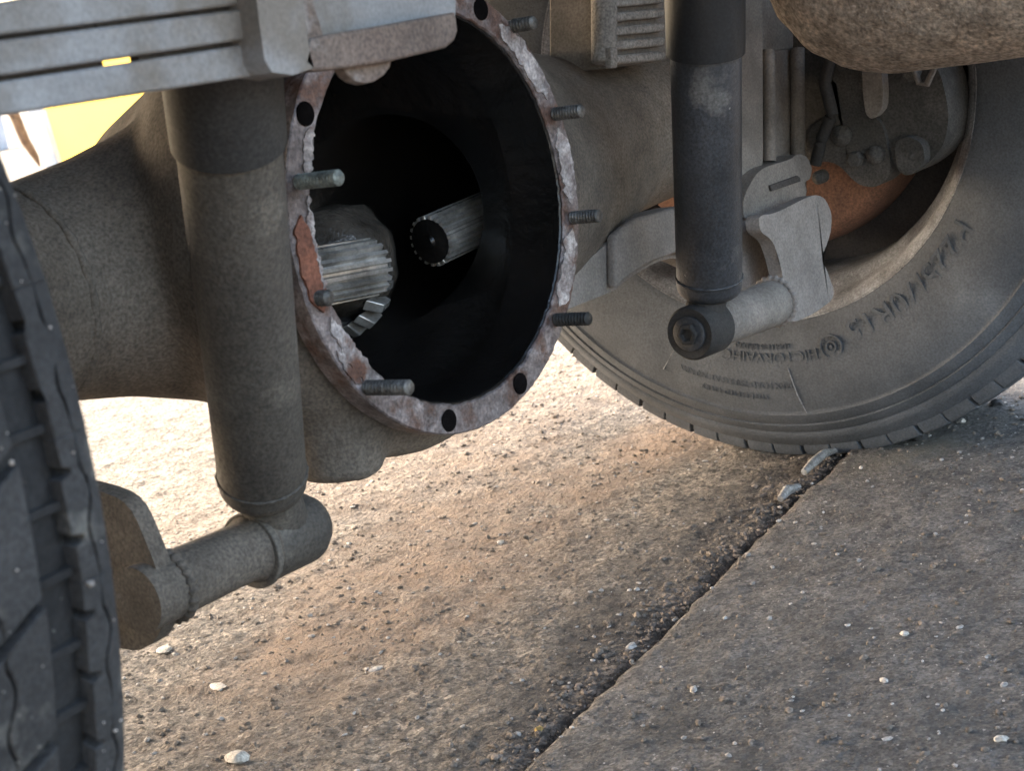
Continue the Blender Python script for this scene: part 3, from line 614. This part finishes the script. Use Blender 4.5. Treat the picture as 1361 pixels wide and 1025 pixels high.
def tread_poly(poly, name='tread_block', m='tread', top=.3545, base=.3425, edge=False):
    """poly of (u metres round the tyre, v metres from the inner edge); u=0 faces straight back, positive upward"""
    bm = bmesh.new(); n = 0
    T, B = [], []
    def P3(u, v, r):
        a = u/.352
        return (XL-v, -r*math.cos(a), ZC+r*math.sin(a))
    # subdivide long edges along u so that the block follows the curve
    pp = []
    for (p, q) in zip(poly, poly[1:]+poly[:1]):
        k = max(1, int(abs(q[0]-p[0])/.012))
        for i in range(k): pp.append((p[0]+(q[0]-p[0])*i/k, p[1]+(q[1]-p[1])*i/k))
    for (u, v) in pp:
        drop = .0035*max(0, (.007-v)/.007)**2 if edge else 0
        T.append(bm.verts.new(P3(u, v, top-drop))); B.append(bm.verts.new(P3(u, v, base)))
    m_ = len(pp); ft = bm.faces.new(T); fb = bm.faces.new(list(reversed(B)))
    for i in range(m_): bm.faces.new((T[i], B[i], B[(i+1) % m_], T[(i+1) % m_]))
    bmesh.ops.triangulate(bm, faces=[ft, fb])
    return bm
def sipe_line(u, v0, v1, ph):      # wavy cut across or along
    return [(u + .0022*math.sin(ph+6.28*(v-v0)/(v1-v0)), v) for v in [v0+(v1-v0)*i/6 for i in range(7)]]
PIT = .046; NT = int(2*math.pi*.352/PIT)
PIT = 2*math.pi*.352/NT
for k in range(NT):
    u0 = k*PIT; rnd = random.Random(k)
    j = lambda s=.0009: rnd.uniform(-s, s)
    # shoulder rib: continuous, notched on the groove side, with a wavy sipe along it
    vi = .0150
    # inner half (outer edge to the sipe) and outer half share a 1 mm wavy cut that runs for part of the block
    cut = [(u0+.010+.026*i/8, .0075+.0016*math.sin(6.28*i/8+.4)) for i in range(9)]
    edge0 = [(u0+.0003, .0002), (u0+PIT-.0001, .0002)]
    outer = [(u0, .0002+j(.0003)), (u0+PIT*.5, .0002+j(.0006)), (u0+PIT, .0002+j(.0003)), (u0+PIT, .0075)] + [(a, b_-.00055) for a, b_ in reversed(cut)] + [(u0, .0075)]
    obj('tread_block', tread_poly(outer, edge=True), 'tread', wl, .0007, 1)
    inner = [(u0, .0075)] + [(a, b_+.00055) for a, b_ in cut] + [(u0+PIT, .0075), (u0+PIT, vi), (u0+PIT*.80, vi+j()), (u0+PIT*.78, vi-.0035), (u0+PIT*.74, vi-.0035), (u0+PIT*.72, vi+.001+j()),
             (u0+PIT*.34, vi+.0012+j()), (u0+PIT*.32, vi-.0038), (u0+PIT*.27, vi-.0038), (u0+PIT*.25, vi), (u0, vi)]
    obj('tread_block', tread_poly(inner), 'tread', wl, .0007, 1)
    # groove floor steps
    for f in (.05, .52):
        st = [(u0+PIT*f, .0155), (u0+PIT*(f+.06), .0155), (u0+PIT*(f+.06), .0305), (u0+PIT*f, .0305)]
        obj('groove_bar', tread_poly(st, top=.3520), 'carcass', wl, .0006, 1)
    # second rib: slanted blocks
    sk = .020
    vo, vp = .0300, .066
    sh = lambda v: -sk*(v-vo)/(vp-vo)
    c2_ = [(u0+.008+(PIT-.016)*i/8+sh(.046), .046+.0022*math.sin(6.28*i/8)) for i in range(9)]
    ua, ub = u0+.002, u0+PIT-.003
    twoa = [(ua+j(), vo), (ub+j(), vo+j()), (ub+sh(.046), .046)] + [(a, b_-.0006) for a, b_ in reversed(c2_)] + [(ua+sh(.046), .046)]
    twob = [(ua+sh(.046), .046)] + [(a, b_+.0006) for a, b_ in c2_] + [(ub+sh(.046), .046), (ub-sk, vp), (ua-sk, vp)]
    obj('tread_block', tread_poly(twoa), 'tread', wl, .0010, 1)
    obj('tread_block', tread_poly(twob), 'tread', wl, .0010, 1)
    three = [(u0+.002, .076), (u0+PIT-.003, .076), (u0+PIT-.003+.016, .13), (u0+.002+.016, .13)]
    obj('tread_block', tread_poly(three), 'tread', wl, .0010, 1)
for v0, v1 in ((.138,.165),):
    obj('tread_rib', lathe([(-v0,.342),(-v0,.3545),(-v1,.352),(-v1,.340)], (XL,0,ZC), (1,0,0), 120, close=True), 'tread', wl, .001, 1)
# grit and pale stones caught in the tread
rnd = random.Random(5); bm = bmesh.new()
for k in range(100):
    u = rnd.uniform(-.18, .12); v = abs(rnd.gauss(.022, .02)); r = rnd.uniform(.00025, .0006)*(2.6 if rnd.random() < .06 else 1)
    a = u/.352; rr = .3550 if not (.015 < v < .030) else .3475
    rock((XL-v, -rr*math.cos(a), ZC+rr*math.sin(a)), r, .8, k, bm)
o = obj('caught_grit', bm, 'gravelpale', wl); o['kind'] = 'stuff'

# ------------------------------------------------------------------ brake behind the right wheel
br = empty('brake', (XW,0,ZC), 'dull iron brake caliper and rusty drum inside the right wheel rim', 'brake')
obj('brake_drum', lathe([(.0,.06),(.0,.150),(.004,.156),(.012,.160),(.06,.162),(.085,.155),(.085,.06)], (XW+.012,0,ZC), (1,0,0), 96, close=True), 'rust', br, .001)
A_ = [(0.6000,-0.1151,0.3749),(0.6000,-0.1216,0.3750),(0.6000,-0.1249,0.3744),(0.6000,-0.1282,0.3725),(0.6000,-0.1305,0.3699),(0.6000,-0.1339,0.3640),(0.6000,-0.1353,0.3600),(0.6000,-0.1363,0.3538),(0.6000,-0.1365,0.3475),(0.6000,-0.1360,0.3348),(0.6000,-0.1364,0.3287),(0.6000,-0.1380,0.3231),(0.6000,-0.1404,0.3199),(0.6000,-0.1458,0.3159),(0.6000,-0.1483,0.3124),(0.6000,-0.1504,0.3058),(0.6000,-0.1513,0.2982),(0.6000,-0.1522,0.2823),(0.6000,-0.1519,0.2748),(0.6000,-0.1502,0.2682),(0.6000,-0.1477,0.2648),(0.6000,-0.1417,0.2611),(0.6000,-0.1384,0.2596),(0.6000,-0.1345,0.2588),(0.6000,-0.1312,0.2590),(0.6000,-0.1254,0.2604),(0.6000,-0.1221,0.2618),(0.6000,-0.1181,0.2648),(0.6000,-0.1148,0.2683),(0.6000,-0.1087,0.2759),(0.6000,-0.1052,0.2794),(0.6000,-0.1006,0.2823),(0.6000,-0.0965,0.2836),(0.6000,-0.0890,0.2847),(0.6000,-0.0854,0.2862),(0.6000,-0.0825,0.2896),(0.6000,-0.0811,0.2938),(0.6000,-0.0798,0.3029),(0.6000,-0.0800,0.3075),(0.6000,-0.0821,0.3122),(0.6000,-0.0852,0.3154),(0.6000,-0.0927,0.3203),(0.6000,-0.0964,0.3227),(0.6000,-0.1002,0.3251),(0.6000,-0.1027,0.3267),(0.6000,-0.1067,0.3291),(0.6000,-0.1085,0.3309),(0.6000,-0.1103,0.3338),(0.6000,-0.1114,0.3368),(0.6000,-0.1128,0.3431),(0.6000,-0.1130,0.3463),(0.6000,-0.1125,0.3494),(0.6000,-0.1112,0.3515),(0.6000,-0.1081,0.3546),(0.6000,-0.1069,0.3567),(0.6000,-0.1063,0.3598),(0.6000,-0.1066,0.3630),(0.6000,-0.1080,0.3692),(0.6000,-0.1094,0.3720),(0.6000,-0.1120,0.3741)]
obj('caliper_bracket', prism(A_, (.03,0,0)), 'dim', br, .004, 3)
A_ = [(0.6050,-0.1463,0.3854),(0.6050,-0.1548,0.3866),(0.6050,-0.1602,0.3858),(0.6050,-0.1679,0.3821),(0.6050,-0.1753,0.3769),(0.6050,-0.1900,0.3648),(0.6050,-0.1967,0.3579),(0.6050,-0.2021,0.3491),(0.6050,-0.2044,0.3413),(0.6050,-0.2060,0.3269),(0.6050,-0.2064,0.3195),(0.6050,-0.2061,0.3118),(0.6050,-0.2052,0.3063),(0.6050,-0.2027,0.2976),(0.6050,-0.2010,0.2931),(0.6050,-0.1984,0.2884),(0.6050,-0.1957,0.2850),(0.6050,-0.1902,0.2796),(0.6050,-0.1870,0.2767),(0.6050,-0.1826,0.2736),(0.6050,-0.1785,0.2712),(0.6050,-0.1708,0.2673),(0.6050,-0.1669,0.2659),(0.6050,-0.1630,0.2658),(0.6050,-0.1603,0.2669),(0.6050,-0.1564,0.2705),(0.6050,-0.1544,0.2735),(0.6050,-0.1525,0.2791),(0.6050,-0.1513,0.2853),(0.6050,-0.1496,0.2984),(0.6050,-0.1482,0.3046),(0.6050,-0.1460,0.3104),(0.6050,-0.1437,0.3137),(0.6050,-0.1388,0.3179),(0.6050,-0.1367,0.3222),(0.6050,-0.1356,0.3312),(0.6050,-0.1358,0.3417),(0.6050,-0.1374,0.3643),(0.6050,-0.1390,0.3745),(0.6050,-0.1424,0.3824)]
obj('caliper', prism(A_, (.05,0,0)), 'dim', br, .006, 3)
A_ = [(0.5880,-0.1505,0.3910),(0.5880,-0.1560,0.3903),(0.5880,-0.1583,0.3875),(0.5880,-0.1600,0.3799),(0.5880,-0.1604,0.3699),(0.5880,-0.1598,0.3476),(0.5880,-0.1591,0.3373),(0.5880,-0.1574,0.3285),(0.5880,-0.1554,0.3242),(0.5880,-0.1510,0.3201),(0.5880,-0.1487,0.3186),(0.5880,-0.1463,0.3181),(0.5880,-0.1447,0.3187),(0.5880,-0.1421,0.3213),(0.5880,-0.1411,0.3251),(0.5880,-0.1410,0.3342),(0.5880,-0.1416,0.3453),(0.5880,-0.1437,0.3699),(0.5880,-0.1453,0.3807),(0.5880,-0.1478,0.3886)]
obj('caliper_strap', prism(A_, (.012,0,0)), 'mid', br, .003, 3)
A_ = [(0.5920,-0.1653,0.2972),(0.5920,-0.1697,0.2990),(0.5920,-0.1721,0.2996),(0.5920,-0.1751,0.2993),(0.5920,-0.1777,0.2983),(0.5920,-0.1824,0.2956),(0.5920,-0.1845,0.2938),(0.5920,-0.1862,0.2910),(0.5920,-0.1868,0.2881),(0.5920,-0.1870,0.2825),(0.5920,-0.1866,0.2796),(0.5920,-0.1849,0.2765),(0.5920,-0.1826,0.2744),(0.5920,-0.1774,0.2709),(0.5920,-0.1746,0.2696),(0.5920,-0.1715,0.2690),(0.5920,-0.1690,0.2694),(0.5920,-0.1649,0.2711),(0.5920,-0.1630,0.2728),(0.5920,-0.1617,0.2761),(0.5920,-0.1613,0.2800),(0.5920,-0.1614,0.2882),(0.5920,-0.1619,0.2921),(0.5920,-0.1634,0.2954)]
obj('slide_boot', prism(A_, (.014,0,0)), 'dim', br, .005, 3)
A_ = [(0.6300,-0.0897,0.4963),(0.6300,-0.1219,0.4908),(0.6300,-0.1354,0.4845),(0.6300,-0.1437,0.4711),(0.6300,-0.1441,0.4550),(0.6300,-0.1370,0.4200),(0.6300,-0.1320,0.4019),(0.6300,-0.1242,0.3823),(0.6300,-0.1163,0.3678),(0.6300,-0.1002,0.3440),(0.6300,-0.0922,0.3318),(0.6300,-0.0843,0.3188),(0.6300,-0.0792,0.3096),(0.6300,-0.0718,0.2946),(0.6300,-0.0669,0.2875),(0.6300,-0.0597,0.2808),(0.6300,-0.0525,0.2770),(0.6300,-0.0382,0.2720),(0.6300,-0.0333,0.2792),(0.6300,-0.0328,0.3055),(0.6300,-0.0369,0.3424),(0.6300,-0.0497,0.4264),(0.6300,-0.0590,0.4632),(0.6300,-0.0740,0.4894)]
obj('backing_plate', prism(A_, (.006,0,0)), 'dim', br, .002)
for q in [(0.5970,-0.1235,0.3665),(0.5970,-0.1824,0.3508),(0.5970,-0.1233,0.2846)]:
    obj('bolt_head', lathe([(-.004,.0075),(.004,.0075),(.006,.006)], q, (-1,0,0), 6), 'dim', br, .0006)

for q, rr in zip([(0.6000,-0.0859,0.2715),(0.6000,-0.1410,0.2865),(0.6000,-0.1753,0.2834),(0.6000,-0.1121,0.3052)], (.006,.008,.010,.009)):
    obj('guide_pin', lathe([(-.006,rr),(.004,rr),(.007,rr*.7),(.009,0)], q, (-1,0,0), 18), 'dim', br)
hq = [(0.5850,-0.1233,0.4321),(0.5850,-0.1218,0.3826),(0.5850,-0.1092,0.3526),(0.5850,-0.1125,0.3268),(0.5850,-0.0996,0.3056),(0.5850,-0.0889,0.2805)]
obj('brake_hose', path_tube([tuple(Vector(hq[i]).lerp(Vector(hq[i+1]), k/6)) for i in range(len(hq)-1) for k in range(6)], .0052, 12), 'rubber', br)
sq = [(0.5920,-0.1821,0.3681),(0.5920,-0.1901,0.3425),(0.5920,-0.1964,0.3406),(0.5920,-0.2078,0.3589)]
obj('spring_clip', path_tube(sq, .0028, 8), 'mid', br)
A_ = [(0.6150,-0.0775,0.3169),(0.6150,-0.0859,0.3208),(0.6150,-0.0898,0.3217),(0.6150,-0.0933,0.3206),(0.6150,-0.0952,0.3178),(0.6150,-0.0973,0.3105),(0.6150,-0.0980,0.3064),(0.6150,-0.0981,0.3014),(0.6150,-0.0977,0.2970),(0.6150,-0.0960,0.2891),(0.6150,-0.0945,0.2856),(0.6150,-0.0917,0.2830),(0.6150,-0.0885,0.2822),(0.6150,-0.0818,0.2823),(0.6150,-0.0785,0.2828),(0.6150,-0.0753,0.2842),(0.6150,-0.0734,0.2860),(0.6150,-0.0709,0.2900),(0.6150,-0.0698,0.2926),(0.6150,-0.0691,0.2964),(0.6150,-0.0690,0.3000),(0.6150,-0.0696,0.3071),(0.6150,-0.0707,0.3107),(0.6150,-0.0737,0.3144)]
obj('pad_tab', prism(A_, (.02,0,0)), 'dim', br, .003, 3)

# ------------------------------------------------------------------ crossmember and bracket
cr = empty('crossmember', (-.3,-.28,.45), 'grey ribbed steel crossmember in front of the left shock absorber', 'crossmember')
def strip(z0a, z1a, z0b, z1b, x0, x1, y=-.28, d=.012):
    bm = bmesh.new(); pts = [(x0,y,z0a),(x1,y,z0b),(x1,y,z1b),(x0,y,z1a)]
    return prism(pts, (0,d,0), bm)
X0, X1 = -.455, -.2285
obj('rail_strip', strip(.4525,.4632,.4478,.4608,X0,X1), 'cross', cr, .0012, 2)
obj('rail_strip', strip(.4650,.4768,.4626,.4745,X0,X1,-.282), 'cross', cr, .0012, 2)
obj('rail_strip', strip(.4785,.4845,.4762,.4950,X0,X1,-.281), 'cross', cr, .0012, 2)
for (a, b_) in ((X0,-.322), (-.3045,X1)):
    obj('backing_strip', box((a,-.2755,.455), (b_,-.2705,.482)), 'groove', cr)
obj('backing_strip', box((-.3215,-.2755,.4695), (-.305,-.2705,.482)), 'groove', cr)
CB = [(-0.2525,-0.2920,0.4854),(-0.2544,-0.2920,0.4681),(-0.2556,-0.2920,0.4536),(-0.2528,-0.2920,0.4485),(-0.2413,-0.2920,0.4458),(-0.2283,-0.2920,0.4472),(-0.2290,-0.2920,0.4546),(-0.2278,-0.2920,0.4713),(-0.2253,-0.2920,0.4831)]
obj('end_bracket', prism(CB, (0,.02,0)), 'cross', cr, .004, 3)
hb_ = empty('channel_bracket', (-.17,-.28,.445), 'brown channel bracket with rounded tab overhanging the open bore', 'bracket')
CP = [(-0.2103,-0.2790,0.4837),(-0.1082,-0.2790,0.4749),(-0.1160,-0.2790,0.4517),(-0.1217,-0.2790,0.4475),(-0.1646,-0.2790,0.4452),(-0.2045,-0.2790,0.4451),(-0.2154,-0.2790,0.4465)]
obj('channel_web', prism(CP, (0,.006,0)), 'cross', hb_, .002)
CP = [(-0.2267,-0.2920,0.4591),(-0.2165,-0.2920,0.4595),(-0.1759,-0.2920,0.4595),(-0.1302,-0.2920,0.4599),(-0.1309,-0.2920,0.4516),(-0.1349,-0.2920,0.4474),(-0.1411,-0.2920,0.4451),(-0.1803,-0.2920,0.4440),(-0.2095,-0.2920,0.4448),(-0.2296,-0.2920,0.4461),(-0.2331,-0.2920,0.4496)]
obj('lower_flange', prism(CP, (0,.012,0)), 'bracket', hb_, .003, 3)
CP = [(-0.2266,-0.2900,0.4835),(-0.2205,-0.2900,0.4829),(-0.2164,-0.2900,0.4558),(-0.2254,-0.2900,0.4532),(-0.2272,-0.2900,0.4595)]
obj('side_flange', prism(CP, (0,.010,0)), 'bracket', hb_, .002, 3)
CP = [(-0.2060,-0.2860,0.4469),(-0.1717,-0.2860,0.4459),(-0.1744,-0.2860,0.4417),(-0.1799,-0.2860,0.4385),(-0.1864,-0.2860,0.4368),(-0.1924,-0.2860,0.4366),(-0.1978,-0.2860,0.4383),(-0.2023,-0.2860,0.4414)]
obj('rounded_tab', prism(CP, (0,.006,0)), 'bracket', hb_, .0015, 3)

# ------------------------------------------------------------------ muffler
mf = empty('muffler', (.455,-.4,.46), 'rusty rough textured muffler hanging above the right wheel', 'muffler')
prof = [(0,0)]+[(.10-.10*math.cos(R(t)), .094*math.sin(R(t))**.75) for t in range(6, 91, 6)]+[(.30,.095),(.55,.095),(.60,.07),(.62,.03)]
bm = lathe(prof, (.452,-.152,.458), (0,-1,0), 90)
bmesh.ops.subdivide_edges(bm, edges=[e for e in bm.edges if e.calc_length() > .02], cuts=3, use_grid_fill=True)
for v in bm.verts:
    n = (v.co-Vector((.452, max(-.7, min(-.25, v.co.y)), .458))).normalized()
    v.co += n*.0022*mnoise.fractal(v.co*60, .8, 2, 3)
obj('shell', bm, 'muffler', mf, angle=80)
obj('tail_pipe', path_tube([(.452,-.74,.46),(.452,-.85,.46),(.46,-1.0,.45),(.47,-1.15,.43)], .022, 20), 'muffler', mf)

# ------------------------------------------------------------------ unseen body above, sized to block sun and sky
bd = empty('truck_bed_blocker', (0,0,.72), 'unseen truck bed added over the axle to block sun and sky', 'truck bed')
obj('bed_blocker', box((-.86,-.55,.74), (.80,1.40,.77)), 'bed', bd)  # unseen floor, its edges set by where the shadow should fall
obj('side_blocker', box((-.90,-.70,.42), (-.87,1.40,.77)), 'bed', bd, .004)  # unseen panel added to keep out sky light from the left
for y in (-.41,-.1,.25,.6,1.0): obj('floor_rib', box((-.78,y,.70), (.78,y+.05,.7395)), 'bed', bd, .004)
for x in (-.40,.33): obj('chassis_rail', box((x,-1.0,.58), (x+.06,1.2,.6995)), 'bed', bd, .004)

# ------------------------------------------------------------------ beyond the vehicle, to the left
def stand(name, p0, wdir, wd, dp, h, m, label, cat, lean=0.):
    p0 = Vector(p0); wv = Vector(wdir).normalized(); dv = Vector((-wv.y, wv.x, 0))
    t = empty(name, p0, label, cat)
    return t, p0, wv, dv
W_ = Vector((.62,-.785,0))
Dv = Vector((.785,.62,0))
def post_block(name, p, wd, dp, h, lean, m, label, cat, bev=.01):
    p = Vector(p); bm = bmesh.new()
    base = [p, p+W_*wd, p+W_*wd+Dv*dp, p+Dv*dp]
    prism(base, Vector((0,0,h))-W_*lean, bm)
    return tag(obj(name, bm, m, None, bev), label, cat)
YB = (6.309,8.053,-.005)
post_block('yellow_panel', YB, 1.3, .012, 1.0, .08, 'yellow', 'bright yellow plastic panel glowing in the sun beyond the axle', 'panel', .003)
GB = (6.026,7.864,-.005)
post_block('pale_post', GB, .085, .1, .9, .08, 'white', 'pale grey post beside the bright yellow panel', 'post')
KB = (8.941,12.480,-.005)
post_block('grey_block', KB, .22, .3, .34, .0, 'greyblock', 'pale grey block on the ground far at the left edge', 'block')
SB = (6.297,8.256,-.005)
p = Vector(SB); bm = path_tube([p, p+Vector((0,0,.06))-W_*.012, p+Vector((0,0,.17))-W_*.055, p+Vector((0,0,.42))-W_*.10], [.006,.022,.032,.036], 8)
tag(obj('wooden_stake', bm, 'wood'), 'brown weathered stake standing before the pale grey post', 'stake')

# ------------------------------------------------------------------ loose bits on the ground
def bit(name, xy, r, m, label, cat, squash=.55, sub=2, seed=1):
    x, y = xy; z = gz(x, y) if y > joint(x) else .006
    return tag(obj(name, rock((x, y, z+r*squash*.5), r, squash, seed, None, sub), m), label, cat)
bit('stone_chip', (.204,-.090), .0042, 'chip', 'bright white stone chip lying beside the dark joint', 'stone', seed=2)
bit('stone_chip', (-.040,.071), .0085, 'chip', 'largest pale stone chip, at the bottom near the left tyre', 'stone', seed=3)
bit('stone_chip', (.062,-.108), .0038, 'chipyellow', 'yellow stone chip in the joint near the bottom', 'stone', seed=4)
bit('stone_chip', (.247,-.284), .0030, 'chip', 'small white stone chip alone on the grey slab', 'stone', seed=5)
bit('stone_chip', (.113,-.402), .0036, 'chip', 'white stone chip at the lower right corner of the slab', 'stone', seed=6)
bit('stone_chip', (.382,.161), .0042, 'chip', 'pale round stone chip on the asphalt below the bore', 'stone', seed=7)
bit('stone_flake', (.055,.187), .0075, 'chip', 'flat pale flake below the left mount bracket', 'stone', .2, seed=8)
bit('stone_flake', (.118,.083), .0062, 'chip', 'flat pale flake on the orange dirt', 'stone', .2, seed=9)
bit('stone_flake', (.101,.298), .0080, 'chip', 'flat pale flake right under the left mount bracket', 'stone', .2, seed=10)
bit('stone_chip', (.744,-.126), .0045, 'chip', 'white stone chip right of the tyre foot', 'stone', seed=11)
bit('dirt_clod', (.803,-.137), .0075, 'rubber', 'dark crumb of dirt on the slab right of the tyre', 'clod', seed=12)
bit('dirt_clod', (.690,-.105), .0085, 'rubber', 'dark crumb of dirt at the foot of the right tyre', 'clod', seed=13)
bm = path_tube([(.660,-.036,.004),(.640,-.032,.006),(.615,-.034,.006),(.590,-.036,.004)], [.002,.0042,.0045,.003], 8)
tag(obj('twig', bm, 'twig'), 'pale dry twig lying in the joint by the tyre', 'twig')
bm = path_tube([(.552,-.050,.003),(.535,-.047,.005),(.518,-.049,.003)], [.003,.0048,.003], 8)
tag(obj('twig', bm, 'twig'), 'short pale twig stub lying further down the joint', 'twig')
